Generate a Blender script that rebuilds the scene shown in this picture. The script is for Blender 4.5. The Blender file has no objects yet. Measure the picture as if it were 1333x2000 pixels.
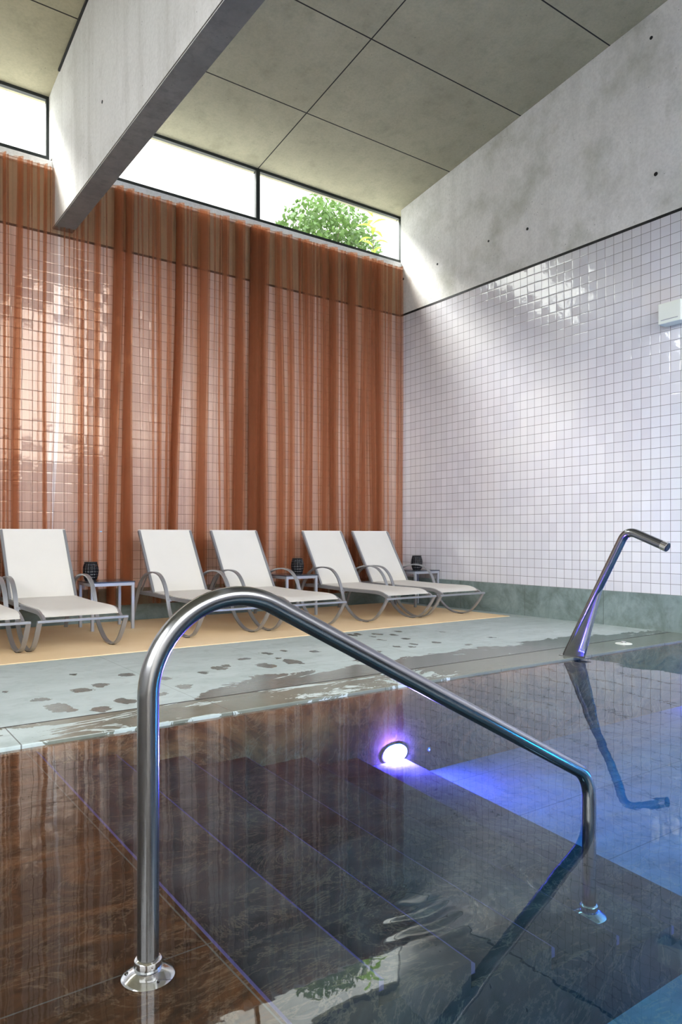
import bpy, bmesh, math, random
from mathutils import Vector, Matrix
random.seed(7)
S = bpy.context.scene
COL = S.collection
PI = math.pi

# ------------------------------------------------------------------ helpers
def link(name, me, mat, parent=None, smooth=False):
    o = bpy.data.objects.new(name, me); COL.objects.link(o)
    if mat is not None: me.materials.append(mat)
    if parent is not None: o.parent = parent
    if smooth:
        for p in me.polygons: p.use_smooth = True
    return o
def obj(name, bm, mat, parent=None, smooth=False, sharp=None):
    me = bpy.data.meshes.new(name)
    bmesh.ops.recalc_face_normals(bm, faces=bm.faces)
    if sharp is not None:
        for f in bm.faces: f.smooth = True
        for e in bm.edges:
            if len(e.link_faces) == 2 and e.calc_face_angle(0) > math.radians(sharp): e.smooth = False
    bm.to_mesh(me); bm.free()
    return link(name, me, mat, parent, smooth)
def box(bm, x0, x1, y0, y1, z0, z1, bev=0.0):
    t = bmesh.new()
    vs = [t.verts.new((x, y, z)) for x in (x0, x1) for y in (y0, y1) for z in (z0, z1)]
    for f in ((0,1,3,2),(4,6,7,5),(0,4,5,1),(2,3,7,6),(0,2,6,4),(1,5,7,3)):
        t.faces.new([vs[i] for i in f])
    if bev > 0: bmesh.ops.bevel(t, geom=list(t.edges), offset=bev, segments=2, affect='EDGES', profile=.5)
    me = bpy.data.meshes.new('tmp'); t.to_mesh(me); t.free(); bm.from_mesh(me); bpy.data.meshes.remove(me)
def prism_yz(bm, pts, x0, x1):
    a = [bm.verts.new((x0, y, z)) for y, z in pts]; b = [bm.verts.new((x1, y, z)) for y, z in pts]
    bm.faces.new(a); bm.faces.new(b[::-1])
    n = len(pts)
    for i in range(n): bm.faces.new((a[i], b[i], b[(i+1) % n], a[(i+1) % n]))
def smooth_path(pts, n=8):
    """Catmull-Rom through the points"""
    P = [Vector(p) for p in pts]; P = [P[0]*2-P[1]] + P + [P[-1]*2-P[-2]]
    out = []
    for i in range(1, len(P)-2):
        for k in range(n):
            t = k/n; a, b, c, d = P[i-1], P[i], P[i+1], P[i+2]
            out.append(.5*((2*b) + (c-a)*t + (2*a-5*b+4*c-d)*t*t + (3*b-a-3*c+d)*t**3))
    out.append(P[-2]); return out
def tube(bm, path, r, seg=20, caps=True, rx=None):
    """round tube; r may be a list"""
    path = [Vector(p) for p in path]; n = len(path)
    R = r if isinstance(r, (list, tuple)) else [r]*n
    up = Vector((0, 0, 1)); rings = []
    t0 = (path[1]-path[0]).normalized()
    nrm = t0.orthogonal().normalized()
    prev = t0
    for i in range(n):
        t = (path[min(i+1, n-1)] - path[max(i-1, 0)]).normalized()
        q = prev.rotation_difference(t); nrm = (q @ nrm).normalized(); prev = t
        b = t.cross(nrm)
        rings.append([bm.verts.new(path[i] + R[i]*(math.cos(2*PI*k/seg)*nrm + math.sin(2*PI*k/seg)*b)) for k in range(seg)])
    for i in range(n-1):
        for k in range(seg):
            bm.faces.new((rings[i][k], rings[i][(k+1) % seg], rings[i+1][(k+1) % seg], rings[i+1][k]))
    if caps: bm.faces.new(rings[0][::-1]); bm.faces.new(rings[-1])
def ribbon(bm, path, w, t):
    """flat bar running in the YZ plane: w across X, t thick in the profile"""
    path = [Vector(p) for p in path]; n = len(path); rings = []
    for i in range(n):
        d = (path[min(i+1, n-1)] - path[max(i-1, 0)]).normalized()
        nn = Vector((0, -d.z, d.y)).normalized()
        X = Vector((1, 0, 0)); c = .2
        prof = [(-w/2, -t/2), (w/2, -t/2), (w/2, t/2), (-w/2, t/2)]
        rings.append([bm.verts.new(path[i] + X*a + nn*b) for a, b in prof])
    for i in range(n-1):
        for k in range(4): bm.faces.new((rings[i][k], rings[i][(k+1) % 4], rings[i+1][(k+1) % 4], rings[i+1][k]))
    bm.faces.new(rings[0][::-1]); bm.faces.new(rings[-1])
def lathe(bm, prof, c=(0, 0, 0), seg=40, close=True):
    rings = []
    for r, z in prof:
        rings.append([bm.verts.new((c[0]+r*math.cos(2*PI*k/seg), c[1]+r*math.sin(2*PI*k/seg), c[2]+z)) for k in range(seg)])
    for i in range(len(prof)-1):
        for k in range(seg): bm.faces.new((rings[i][k], rings[i][(k+1) % seg], rings[i+1][(k+1) % seg], rings[i+1][k]))
    if close: bm.faces.new(rings[0][::-1]); bm.faces.new(rings[-1])
def empty(name, loc):
    o = bpy.data.objects.new(name, None); COL.objects.link(o); o.location = loc; o.empty_display_size = .1
    return o
def tag(o, label, cat, group=None, kind=None):
    if label: o['label'] = label
    if cat: o['category'] = cat
    if group: o['group'] = group
    if kind: o['kind'] = kind
    return o
def struct(o, label=None):
    o['kind'] = 'structure'
    if label: o['label'] = label
    return o
def copy_tree(o, parent=None):
    c = o.copy(); COL.objects.link(c)
    if parent is not None: c.parent = parent
    for ch in [k for k in bpy.data.objects if k.parent == o]: copy_tree(ch, c)
    return c

# ------------------------------------------------------------------ node helpers
class NT:
    def __init__(s, name):
        s.m = bpy.data.materials.new(name); s.m.use_nodes = True; s.t = s.m.node_tree; s.t.nodes.clear()
        s.out = s.t.nodes.new('ShaderNodeOutputMaterial'); s.co = s.t.nodes.new('ShaderNodeTexCoord').outputs['Object']
    def n(s, ty, ins=None, **kw):
        d = s.t.nodes.new(ty)
        for k, v in kw.items(): setattr(d, k, v)
        for k, v in (ins or {}).items():
            sk = d.inputs[k]
            if isinstance(v, bpy.types.NodeSocket): s.t.links.new(v, sk)
            else: sk.default_value = v
        return d
    def math(s, op, a, b=0.0, c=0.0, clamp=False):
        d = s.n('ShaderNodeMath', {0: a, 1: b, 2: c}, operation=op); d.use_clamp = clamp
        return d.outputs[0]
    def noise(s, scale, detail=4, rough=.55, vec=None, dist=0.0, out='Fac'):
        return s.n('ShaderNodeTexNoise', {'Vector': vec or s.co, 'Scale': scale, 'Detail': detail, 'Roughness': rough, 'Distortion': dist}).outputs[out]
    def scale(s, x, y, z, vec=None, loc=(0, 0, 0)):
        return s.n('ShaderNodeMapping', {'Vector': vec or s.co, 'Scale': (x, y, z), 'Location': loc}).outputs[0]
    def ramp(s, fac, stops, interp='LINEAR'):
        d = s.n('ShaderNodeValToRGB', {'Fac': fac}); r = d.color_ramp; r.interpolation = interp
        while len(r.elements) < len(stops): r.elements.new(.5)
        for e, (p, c) in zip(r.elements, stops):
            e.position = p; e.color = tuple(c)+(1,) if isinstance(c, (tuple, list)) else (c, c, c, 1)
        return d.outputs['Color']
    def mix(s, f, a, b, mode='MIX'):
        d = s.n('ShaderNodeMix', data_type='RGBA', blend_type=mode)
        for k, v in ((0, f), (6, a), (7, b)):
            if isinstance(v, bpy.types.NodeSocket): s.t.links.new(v, d.inputs[k])
            else: d.inputs[k].default_value = v if k == 0 or len(v) == 4 else tuple(v)+(1,)
        return d.outputs[2]
    def sep(s, vec=None): return s.n('ShaderNodeSeparateXYZ', {0: vec or s.co}).outputs
    def bump(s, h, strength=.3, dist=.01, normal=None):
        i = {'Height': h, 'Strength': strength, 'Distance': dist}
        if normal is not None: i['Normal'] = normal
        return s.n('ShaderNodeBump', i).outputs[0]
    def bsdf(s, color, rough=.5, metal=0.0, normal=None, **kw):
        i = {'Base Color': color if isinstance(color, bpy.types.NodeSocket) else tuple(color)+(1,), 'Roughness': rough, 'Metallic': metal}
        if normal is not None: i['Normal'] = normal
        i.update(kw)
        b = s.n('ShaderNodeBsdfPrincipled', i); return b.outputs[0]
    def done(s, sh): s.t.links.new(sh, s.out.inputs['Surface']); return s.m
    def line(s, v, pos, w):
        """1 within w of pos"""
        return s.math('LESS_THAN', s.math('ABSOLUTE', s.math('SUBTRACT', v, pos)), w)
    def gridline(s, v, pitch, phase, w):
        f = s.math('FRACT', s.math('DIVIDE', s.math('SUBTRACT', v, phase), pitch))
        e = s.math('MINIMUM', f, s.math('SUBTRACT', 1.0, f))
        return s.math('LESS_THAN', e, w/pitch)

# ------------------------------------------------------------------ layout numbers (metres; water surface z = 0)
XR = 6.72          # right wall
YB = 7.85          # back wall face
DECK = .015
MAT = .022
YE = 3.44          # pool edge
TP = .1035         # tile pitch
ZP = .375          # top of plinth
ZT = ZP + 36*TP    # top of tiles ~4.10
YC = 3.80          # joint behind the coping
def ceil_z(y): return 5.617 + .146*(7.83-y)
X0, Y0 = -4.2, -4.6      # left / rear end of the hall

# ------------------------------------------------------------------ materials
def mat_tile(name, axis, hphase):
    m = NT(name); x, y, z = m.sep(); u = (x, y)[axis]
    cu = m.math('DIVIDE', m.math('SUBTRACT', u, hphase), TP); cv = m.math('DIVIDE', m.math('SUBTRACT', z, ZP), TP)
    fu, fv = m.math('FRACT', cu), m.math('FRACT', cv)
    iu, iv = m.math('FLOOR', cu), m.math('FLOOR', cv)
    cell = m.n('ShaderNodeCombineXYZ', {0: iu, 1: iv, 2: 0.0}).outputs[0]
    wn = m.n('ShaderNodeTexWhiteNoise', {'Vector': cell}, noise_dimensions='3D').outputs['Color']
    r, g, b = m.n('ShaderNodeSeparateColor', {0: wn}).outputs[:3]
    eu = m.math('MINIMUM', fu, m.math('SUBTRACT', 1.0, fu)); ev = m.math('MINIMUM', fv, m.math('SUBTRACT', 1.0, fv))
    e = m.math('MINIMUM', eu, ev)
    grout = m.math('LESS_THAN', e, .021)
    # handmade glaze: each tile is tilted a little and pillowed, its face wavy
    tilt = m.math('ADD', m.math('MULTIPLY', m.math('SUBTRACT', r, .5), fu), m.math('MULTIPLY', m.math('SUBTRACT', g, .5), fv))
    pil = m.math('MULTIPLY', m.math('SMOOTH_MIN', e, .10, .08), 1.6)
    wav = m.noise(10, 2, .5)
    h = m.math('ADD', m.math('ADD', m.math('MULTIPLY', tilt, 1.3), pil), m.math('MULTIPLY', wav, .38))
    nrm = m.bump(h, 1.0, .0042)
    base = m.mix(b, (.66, .65, .70), (.73, .72, .765))
    warm = m.ramp(m.noise(1.1, 2), [(.42, 0.0), (.62, .5)])
    base = m.mix(warm, base, (.77, .76, .76))
    colr = m.mix(grout, base, (.17, .16, .16))
    rough = m.mix(grout, (.09, .09, .09), (.8, .8, .8))
    return m.done(m.bsdf(colr, rough, 0, nrm, **{'IOR': 1.6, 'Coat Weight': 1.0, 'Coat Roughness': .05, 'Coat IOR': 1.6, 'Coat Normal': nrm}))
M = {}
M['tile_r'] = mat_tile('glazed_white_tile_right', 1, YB)
M['tile_b'] = mat_tile('glazed_white_tile_back', 0, XR)

def mat_concrete(name, light, dark, stain, sc=1.0, streak=.5, green=0.0, lines=None):
    m = NT(name); x, y, z = m.sep()
    big = m.noise(.9*sc, 5, .6); med = m.noise(3.2*sc, 6, .65); fine = m.noise(38, 4, .6)
    st = m.noise(1.0, 5, .6, m.scale(5*sc, 5*sc, .35))
    c = m.mix(m.ramp(big, [(.3, 0.0), (.7, 1.0)]), light, dark)
    c = m.mix(m.ramp(med, [(.52, 0.0), (.75, .55)]), c, stain)
    c = m.mix(m.math('MULTIPLY', m.ramp(st, [(.5, 0.0), (.7, 1.0)]), streak), c, stain)
    if green: c = m.mix(m.ramp(m.noise(1.6, 4, .6, m.scale(1, 1, 1, loc=(7, 3, 1))), [(.5, 0.0), (.72, green)]), c, (.30, .31, .22))
    c = m.mix(m.ramp(fine, [(.35, .12), (.6, 0.0)]), c, (.12, .12, .11))
    pits = m.n('ShaderNodeTexVoronoi', {'Vector': m.co, 'Scale': 16.0}).outputs['Distance']
    pitm = m.math('MULTIPLY', m.math('LESS_THAN', pits, .075), m.math('GREATER_THAN', m.noise(3, 1), .57))
    c = m.mix(m.math('MULTIPLY', pitm, .7), c, (.1, .1, .095))
    if lines: c = m.mix(lines(m, x, y, z), c, (.028, .026, .022))
    nrm = m.bump(m.math('ADD', med, m.math('MULTIPLY', fine, .3)), .25, .004)
    return m.done(m.bsdf(c, .75, 0, nrm, **{'Specular IOR Level': .3}))
M['conc_wall'] = mat_concrete('cast_concrete_wall', (.88, .87, .85), (.76, .75, .73), (.56, .555, .52), .8, .35, .5)
M['conc_beam'] = mat_concrete('cast_concrete_beam', (.74, .735, .73), (.66, .655, .65), (.5, .49, .47), .9, .5)
M['conc_out'] = mat_concrete('outdoor_concrete', (.80, .79, .77), (.74, .73, .71), (.55, .54, .52), 1.0, .5)
def ceil_lines(m, x, y, z):
    a = m.gridline(x, 2.37, 4.465, .007); b = m.gridline(y, 1.19, 6.86, .007)
    return m.math('MAXIMUM', a, b)
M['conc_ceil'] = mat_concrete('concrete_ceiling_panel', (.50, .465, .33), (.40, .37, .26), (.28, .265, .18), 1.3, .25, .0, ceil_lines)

def mat_slate(name, a, b, wetc, joints, wet=None, rough=.45, rust=0.0, rustcol=(.25, .12, .04), veins=0.0):
    m = NT(name); x, y, z = m.sep()
    n1 = m.noise(1.7, 7, .68, m.scale(.7, 1.3, 1), 1.2); n2 = m.noise(9, 5, .6, dist=.6); n3 = m.noise(45, 3, .6)
    c = m.mix(m.ramp(n1, [(.32, 0.0), (.66, 1.0)]), a, b)
    c = m.mix(m.ramp(n2, [(.5, 0.0), (.75, .4)]), c, tuple(v*.55 for v in a))
    if rust:
        rn = m.noise(2.1, 7, .72, m.scale(.6, 1.6, 1.2, loc=(3, 1, 0)), 1.6)
        c = m.mix(m.ramp(rn, [(.56-.14*rust, 0.0), (.74-.1*rust, min(1, rust))]), c, rustcol)
    if veins:
        w = m.noise(2.6, 9, .7, m.scale(1, 1.4, 1, loc=(9, 2, 4)), 2.2)
        v = m.math('SUBTRACT', 1.0, m.math('MULTIPLY', m.math('ABSOLUTE', m.math('SUBTRACT', w, .5)), 55.0), 0, True)
        c = m.mix(m.math('MULTIPLY', v, veins), c, (.34, .26, .17))
    r = rough
    if wet:
        wm = wet(m, x, y, z)
        c = m.mix(m.math('MULTIPLY', wm, .86), c, m.mix(m.ramp(n1, [(.35, 0.0), (.62, 1.0)]), wetc, tuple(v*1.25+.012 for v in wetc)))
        r = m.math('SUBTRACT', rough, m.math('MULTIPLY', wm, rough-.16))
    if joints: 
        jl = joints(m, x, y, z); c = m.mix(m.math('MULTIPLY', jl, .8), c, (.07, .075, .07))
    h = m.math('ADD', m.math('ADD', n1, m.math('MULTIPLY', n2, .35)), m.math('MULTIPLY', n3, .15))
    return m.done(m.bsdf(c, r, 0, m.bump(h, .35, .006), **{'Specular IOR Level': .5 if wet or joints and 'plinth' in name else 0.0}))
def jl_deck(m, x, y, z):
    a = m.gridline(x, 1.05, .69, .003); b = m.line(y, 4.42, .002)
    return m.math('MAXIMUM', m.math('MULTIPLY', a, .5), m.math('MULTIPLY', m.math('MAXIMUM', b, m.line(y, 5.04, .002)), .35))
def jl_cop(m, x, y, z): return m.gridline(x, 1.05, .72, .003)
# wet foot prints: (x, y, length along x, width along y, angle)
PR = []
def onZ(h, px, py):
    z = (.945-h)*1405/(py-1048); a = (px-666.5)/1405; c, s = math.cos(math.radians(35.8)), math.sin(math.radians(35.8))
    return z*(a*c+s), z*(-a*s+c)
for px, py, w, d in ((18,1350,13,4),(80,1367,26,5),(120,1382,40,16),(160,1348,40,7),(200,1338,26,6),(250,1318,26,5),(142,1317,16,3),(248,1370,36,9),
                     (190,1385,32,8),(322,1324,22,6),(315,1296,18,4),(395,1315,20,5),(430,1304,28,7),(365,1340,36,7),(320,1356,26,5),
                     (520,1276,14,4),(562,1271,15,3),(612,1272,16,3),(478,1287,22,4),(540,1286,12,3),(440,1300,12,4),(690,1240,16,5),(700,1238,10,4),
                     (735,1239,14,4),(730,1243,10,3),(770,1240,14,3),(795,1247,14,3),(748,1249,8,3),(805,1258,14,4),(808,1263,12,3),(778,1263,8,3),
                     (855,1255,16,4),(740,1272,15,3),(918,1259,16,3),(960,1245,8,2),(865,1234,8,2),(780,1233,12,3),(575,1292,30,9),(520,1300,34,9)):
    x, y = onZ(DECK, px, py); x1, _ = onZ(DECK, px+w, py); _, y1 = onZ(DECK, px, py+d)
    PR.append((x, y, abs(x1-x)*1.15, abs(y-y1)*1.25))
def wet_deck(m, x, y, z):
    d1 = m.noise(5, 4, .6, out='Color'); 
    dv = m.n('ShaderNodeVectorMath', {0: d1, 1: (.5, .5, .5)}, operation='SUBTRACT').outputs[0]
    dv = m.n('ShaderNodeVectorMath', {0: dv, 1: (.20, .16, .0)}, operation='MULTIPLY').outputs[0]
    d2 = m.n('ShaderNodeVectorMath', {0: m.noise(30, 3, .6, out='Color'), 1: (.06, .05, .0)}, operation='MULTIPLY').outputs[0]
    p = m.n('ShaderNodeVectorMath', {0: m.n('ShaderNodeVectorMath', {0: m.co, 1: dv}, operation='ADD').outputs[0], 1: d2}, operation='ADD').outputs[0]
    acc = None
    for cx, cy, rx, ry in PR:
        q = m.n('ShaderNodeVectorMath', {0: p, 1: (cx+.025, cy+.025, 0)}, operation='SUBTRACT').outputs[0]
        q = m.n('ShaderNodeVectorMath', {0: q, 1: (1/(rx*.62), 1/(ry*.55), 0)}, operation='MULTIPLY').outputs[0]
        L = m.n('ShaderNodeVectorMath', {0: q}, operation='LENGTH').outputs['Value']
        acc = L if acc is None else m.math('MINIMUM', acc, L)
    foot = m.math('LESS_THAN', acc, 1.0)
    px_, py_, _ = m.sep(p)
    # broad wet band behind the coping, its shore feathered by the stone's grain
    sh = m.noise(1.0, 7, .68, m.scale(1.7, 3.2, 1), .9)
    lim = m.math('ADD', 3.62, m.math('MULTIPLY', sh, 1.22))
    gate = m.ramp(m.math('DIVIDE', x, 8.0), [(.19, 0.0), (.25, .75), (.33, 1.0), (.5, .88), (.7, .9), (.84, .62)])
    band = m.math('LESS_THAN', m.math('SUBTRACT', py_, 3.6), m.math('MULTIPLY', m.math('SUBTRACT', lim, 3.6), gate))
    isl = m.math('GREATER_THAN', m.noise(2.3, 6, .7, m.scale(.7, 2.4, 1), 1.0), .36)
    band = m.math('MULTIPLY', band, isl)
    return m.math('MAXIMUM', foot, band)
def wet_cop(m, x, y, z):
    n = m.noise(1.0, 6, .7, m.scale(1.5, 4, 1, loc=(2, .5, 0)), 1.0)
    more = m.ramp(m.math('DIVIDE', x, 8.0), [(.08, .0), (.12, .09), (.3, .06), (.42, .08), (.5, .3)])
    wet = m.math('GREATER_THAN', m.math('ADD', n, more), .54)
    return wet
M['deck'] = mat_slate('grey_green_slate_deck', (.35, .42, .415), (.46, .53, .53), (.085, .10, .09), jl_deck, wet_deck, .55)
M['coping'] = mat_slate('slate_coping', (.37, .45, .44), (.50, .58, .575), (.10, .11, .08), jl_cop, wet_cop, .5)
M['plinth'] = mat_slate('weathered_slate_plinth', (.12, .165, .15), (.27, .34, .34), (.1, .1, .1),
    lambda m, x, y, z: m.gridline(y, 1.05, .35, .003), None, .5, .45, (.075, .10, .075))
def pj(m, x, y, z):
    return m.math('MAXIMUM', m.gridline(x, .52, .22, .0022), m.math('MULTIPLY', m.gridline(y, 1.22, .35, .0022), 1.0))
M['pool_left'] = mat_slate('rust_brown_wet_slate', (.035, .028, .022), (.085, .062, .045), (.1, .1, .1), None, None, .4, .8, (.29, .15, .07), .4)
M['pool'] = mat_slate('dark_wet_slate', (.017, .017, .019), (.060, .057, .058), (.1, .1, .1), None, None, .4, .2, (.085, .04, .025), .2)
M['pool_floor'] = mat_slate('pool_floor_slate', (.11, .12, .125), (.21, .22, .215), (.1, .1, .1),
    lambda m, x, y, z: m.math('MAXIMUM', m.gridline(x, 1.2, .3, .003), m.gridline(y, .6, .2, .003)), None, .45, .4, (.22, .2, .12), .5)
M['nosing'] = NT('lamp_tinted_slate_nosing'); M['nosing'] = M['nosing'].done(M['nosing'].bsdf((.07, .065, .12), .6, **{'Specular IOR Level': 0.0}))  # blue lamp light on the step edges put into the slate colour

m = NT('pool_water')
n1 = m.noise(1.1, 2, .5); n2 = m.noise(6, 2, .5, m.scale(1, 1, 1, loc=(4, 1, 0)))
x, y, z = m.sep()
# a small eddy where the water is disturbed beside the rail
dx = m.math('SUBTRACT', x, 1.21); dy = m.math('SUBTRACT', y, 1.34)
d2 = m.math('ADD', m.math('MULTIPLY', dx, dx), m.math('MULTIPLY', dy, dy))
env = m.math('EXPONENT', m.math('MULTIPLY', d2, -110.0))
rip = m.math('MULTIPLY', env, m.math('SINE', m.math('ADD', m.math('MULTIPLY', dy, 95.0), m.math('MULTIPLY', n2, 9.0))))
far = m.math('MULTIPLY', m.noise(16, 2, .5, m.scale(1, 1, 1)), .018)
h = m.math('ADD', m.math('ADD', m.math('MULTIPLY', n1, .7), m.math('MULTIPLY', n2, .05)), m.math('ADD', m.math('MULTIPLY', rip, .11), far))
nb = m.bump(h, 1.0, .0055)
fr = m.n('ShaderNodeFresnel', {'IOR': 1.41, 'Normal': nb}).outputs[0]
fr = m.math('MULTIPLY', fr, m.math('SUBTRACT', 1.0, m.n('ShaderNodeNewGeometry').outputs['Backfacing']))
tr = m.n('ShaderNodeBsdfTransparent', {'Color': (1, 1, 1, 1)}).outputs[0]
gl = m.n('ShaderNodeBsdfGlossy', {'Color': (1, 1, 1, 1), 'Roughness': .012, 'Normal': nb}).outputs[0]
mx = m.n('ShaderNodeMixShader', {0: fr, 1: tr, 2: gl}).outputs[0]
M['water'] = m.done(mx)
va = m.n('ShaderNodeVolumeAbsorption', {'Color': (.10, .70, .96, 1), 'Density': 1.15}).outputs[0]
m.t.links.new(va, m.out.inputs['Volume'])

m = NT('window_glass')
fr = m.n('ShaderNodeFresnel', {'IOR': 1.45}).outputs[0]
fr = m.math('MULTIPLY', fr, m.math('SUBTRACT', 1.0, m.n('ShaderNodeNewGeometry').outputs['Backfacing']))
M['glass'] = m.done(m.n('ShaderNodeMixShader', {0: fr, 1: m.n('ShaderNodeBsdfTransparent', {'Color': (.96, .98, .97, 1)}).outputs[0],
    2: m.n('ShaderNodeBsdfGlossy', {'Roughness': .01}).outputs[0]}).outputs[0])

def simple(name, col, rough=.5, metal=0.0, bumpn=None, **kw):
    m = NT(name); nrm = None
    if bumpn: nrm = m.bump(m.noise(bumpn[0], 3), bumpn[1], .002)
    return m.done(m.bsdf(col, rough, metal, nrm, **kw))
m = NT('brushed_stainless_steel')
br = m.noise(1.0, 3, .6, m.scale(6, 6, 140)); sm = m.noise(5, 4, .6)
M['steel'] = m.done(m.bsdf(m.mix(sm, (.23, .24, .245), (.31, .31, .31)), m.ramp(sm, [(.3, .17), (.7, .26)]), 1.0))
M['steel_pol'] = simple('polished_stainless_steel', (.78, .78, .77), .12, 1.0)
M['alu'] = simple('grey_powder_coated_aluminium', (.31, .315, .33), .36, .5, (300, .1))
M['alu_pale'] = simple('pale_grey_aluminium', (.40, .42, .47), .35, .4)
M['black_frame'] = simple('black_window_metal', (.012, .016, .016), .4, .3)
M['black_gap'] = simple('black_trim', (.006, .006, .008), .5)
M['white_plastic'] = simple('white_plastic', (.74, .78, .72), .4)
M['black_rubber'] = simple('black_rubber', (.015, .015, .016), .6)
M['table_top'] = simple('dark_table_panel', (.045, .055, .075), .22)
m = NT('cream_sling_mesh')
x, y, z = m.sep()
wv = m.math('MULTIPLY', m.math('SINE', m.math('MULTIPLY', x, 2200.0)), m.math('SINE', m.math('MULTIPLY', m.math('ADD', y, z), 2200.0)))
cc = m.mix(m.noise(3, 4), (.64, .615, .56), (.70, .675, .62))
M['sling'] = m.done(m.bsdf(cc, .7, 0, m.bump(wv, .12, .001), **{'Sheen Weight': .1}))
m = NT('beige_floor_mat')
cc = m.mix(m.ramp(m.noise(1.3, 5, .6), [(.35, 0.0), (.65, 1.0)]), (.84, .62, .36), (.90, .70, .45))
M['mat'] = m.done(m.bsdf(cc, .85, 0, m.bump(m.noise(260, 2), .3, .002)))
m = NT('black_woven_lantern')
x, y, z = m.sep(); ang = m.math('ARCTAN2', y, x)
a = m.math('SINE', m.math('ADD', m.math('MULTIPLY', ang, 9.0), m.math('MULTIPLY', z, 110.0)))
b = m.math('SINE', m.math('SUBTRACT', m.math('MULTIPLY', ang, 9.0), m.math('MULTIPLY', z, 110.0)))
ab = m.math('MULTIPLY', a, b)
M['lantern'] = m.done(m.bsdf(m.mix(m.math('GREATER_THAN', ab, .25), (.012, .012, .015), (.002, .002, .003)), .28, .1, m.bump(ab, .8, .006)))

# sheer terracotta voile
m = NT('sheer_terracotta_voile')
thread = m.noise(1.0, 3, .7, m.scale(260, 260, 3)); th2 = m.noise(1.0, 2, .6, m.scale(30, 30, .6))
fab = m.mix(th2, (.37, .15, .073), (.47, .20, .105))
dif = m.n('ShaderNodeBsdfDiffuse', {'Color': fab}).outputs[0]
trl = m.n('ShaderNodeBsdfTranslucent', {'Color': fab}).outputs[0]
cloth = m.n('ShaderNodeMixShader', {0: .45, 1: dif, 2: trl}).outputs[0]
tp = m.n('ShaderNodeBsdfTransparent', {'Color': (1.0, .89, .80, 1)}).outputs[0]
strk = m.ramp(m.noise(1.0, 3, .7, m.scale(34, 34, .22)), [(.38, 0.0), (.66, 1.0)])
fac = m.math('ADD', m.math('ADD', .13, m.math('MULTIPLY', strk, .17)), m.math('MULTIPLY', thread, .16))
M['voile'] = m.done(m.n('ShaderNodeMixShader', {0: fac, 1: tp, 2: cloth}).outputs[0])

m = NT('leaf_green')
oi = m.n('ShaderNodeTexWhiteNoise', {'Vector': m.n('ShaderNodeVectorMath', {0: m.co, 1: (9, 9, 9)}, operation='MULTIPLY').outputs[0]}).outputs['Value']
lc = m.mix(m.noise(4, 3), (.035, .085, .02), (.12, .20, .05))
M['leaf'] = m.done(m.n('ShaderNodeMixShader', {0: .4, 1: m.bsdf(lc, .5), 2: m.n('ShaderNodeBsdfTranslucent', {'Color': lc}).outputs[0]}).outputs[0])
m = NT('young_leaf'); lc = (.22, .38, .04, 1)
M['leaf_bright'] = m.done(m.n('ShaderNodeMixShader', {0: .5, 1: m.bsdf((.22, .38, .04), .4), 2: m.n('ShaderNodeBsdfTranslucent', {'Color': lc}).outputs[0]}).outputs[0])
M['stem'] = simple('twig_brown', (.10, .07, .05), .8)
M['roof'] = simple('dark_roofing', (.1, .1, .1), .8)
M['soil'] = simple('terrace_gravel', (.55, .54, .51), .9)

def led(name, col, strength):
    m = NT(name)
    return m.done(m.n('ShaderNodeEmission', {'Color': tuple(col)+(1,), 'Strength': strength}).outputs[0])
M['led_violet'] = led('violet_lamp_lens', (.40, .13, 1.0), 2800)
M['led_violet_far'] = led('far_violet_lamp_lens', (.40, .13, 1.0), 500)
M['fill_blue'] = led('blue_fill_lens', (.01, .40, 1.0), 700)  # blue and teal lenses belong to added lamps out of view
M['fill_teal'] = led('teal_fill_lens', (.01, .38, .75), 170)

# ------------------------------------------------------------------ SETTING
# deck
bm = bmesh.new(); box(bm, X0-2, XR+.2, YC+.006, YB+.2, -.25, DECK)
floor = struct(obj('floor', bm, M['deck']), 'grey green slate deck')
bm = bmesh.new(); box(bm, X0-2, XR+.2, YC-.003, YC+.010, -.25, DECK+.0004)
struct(obj('trim_1', bm, M['black_gap']), 'dark joint between deck and coping')
bm = bmesh.new(); box(bm, X0-2, XR+.05, YE, YC, -.10, DECK, .004)
struct(obj('trim_2', bm, M['coping']), 'slate coping along the pool edge')
# walls
bm = bmesh.new(); box(bm, XR, XR+.25, Y0, YB, ZP, ZT)
struct(obj('wall_right', bm, M['tile_r']), 'white glazed tile wall')
bm = bmesh.new()
prism_yz(bm, [(Y0, ZT), (YB, ZT), (YB, ceil_z(YB)+.02), (Y0, ceil_z(Y0)+.02)], XR, XR+.25)
cw = struct(obj('wall_right_upper', bm, M['conc_wall']), 'cast concrete wall above the tiles')
bm = bmesh.new(); box(bm, XR-.004, XR+.02, Y0, YB, ZT-.012, ZT+.016)
struct(obj('trim_3', bm, M['black_gap']), 'black strip between tiles and concrete')
bm = bmesh.new(); box(bm, XR-.012, XR+.25, Y0, YB+.1, -.9, ZP)
struct(obj('baseboard_right', bm, M['plinth']), 'weathered slate plinth')
bm = bmesh.new(); box(bm, X0, XR, YB, YB+.25, ZP, ZT)
struct(obj('wall_back', bm, M['tile_b']), 'white glazed tile wall behind the curtain')
bm = bmesh.new(); box(bm, X0, XR+.3, YB, YB+.25, ZT, 4.85)
struct(obj('wall_back_upper', bm, mat_concrete('shaded_concrete_band', (.44, .41, .31), (.37, .35, .27), (.27, .25, .2))), 'concrete band under the windows')  # unlit tone behind the curtain put into a darker concrete colour
bm = bmesh.new(); box(bm, X0, XR-.001, YB-.012, 7.98, 4.79, 4.858, .003)
struct(obj('trim_6', bm, M['conc_wall']), 'pale sill under the clerestory windows')
bm = bmesh.new(); box(bm, X0, XR, YB-.012, YB+.25, DECK, ZP)
struct(obj('baseboard_back', bm, M['plinth']), 'dark slate plinth behind the loungers')
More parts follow.
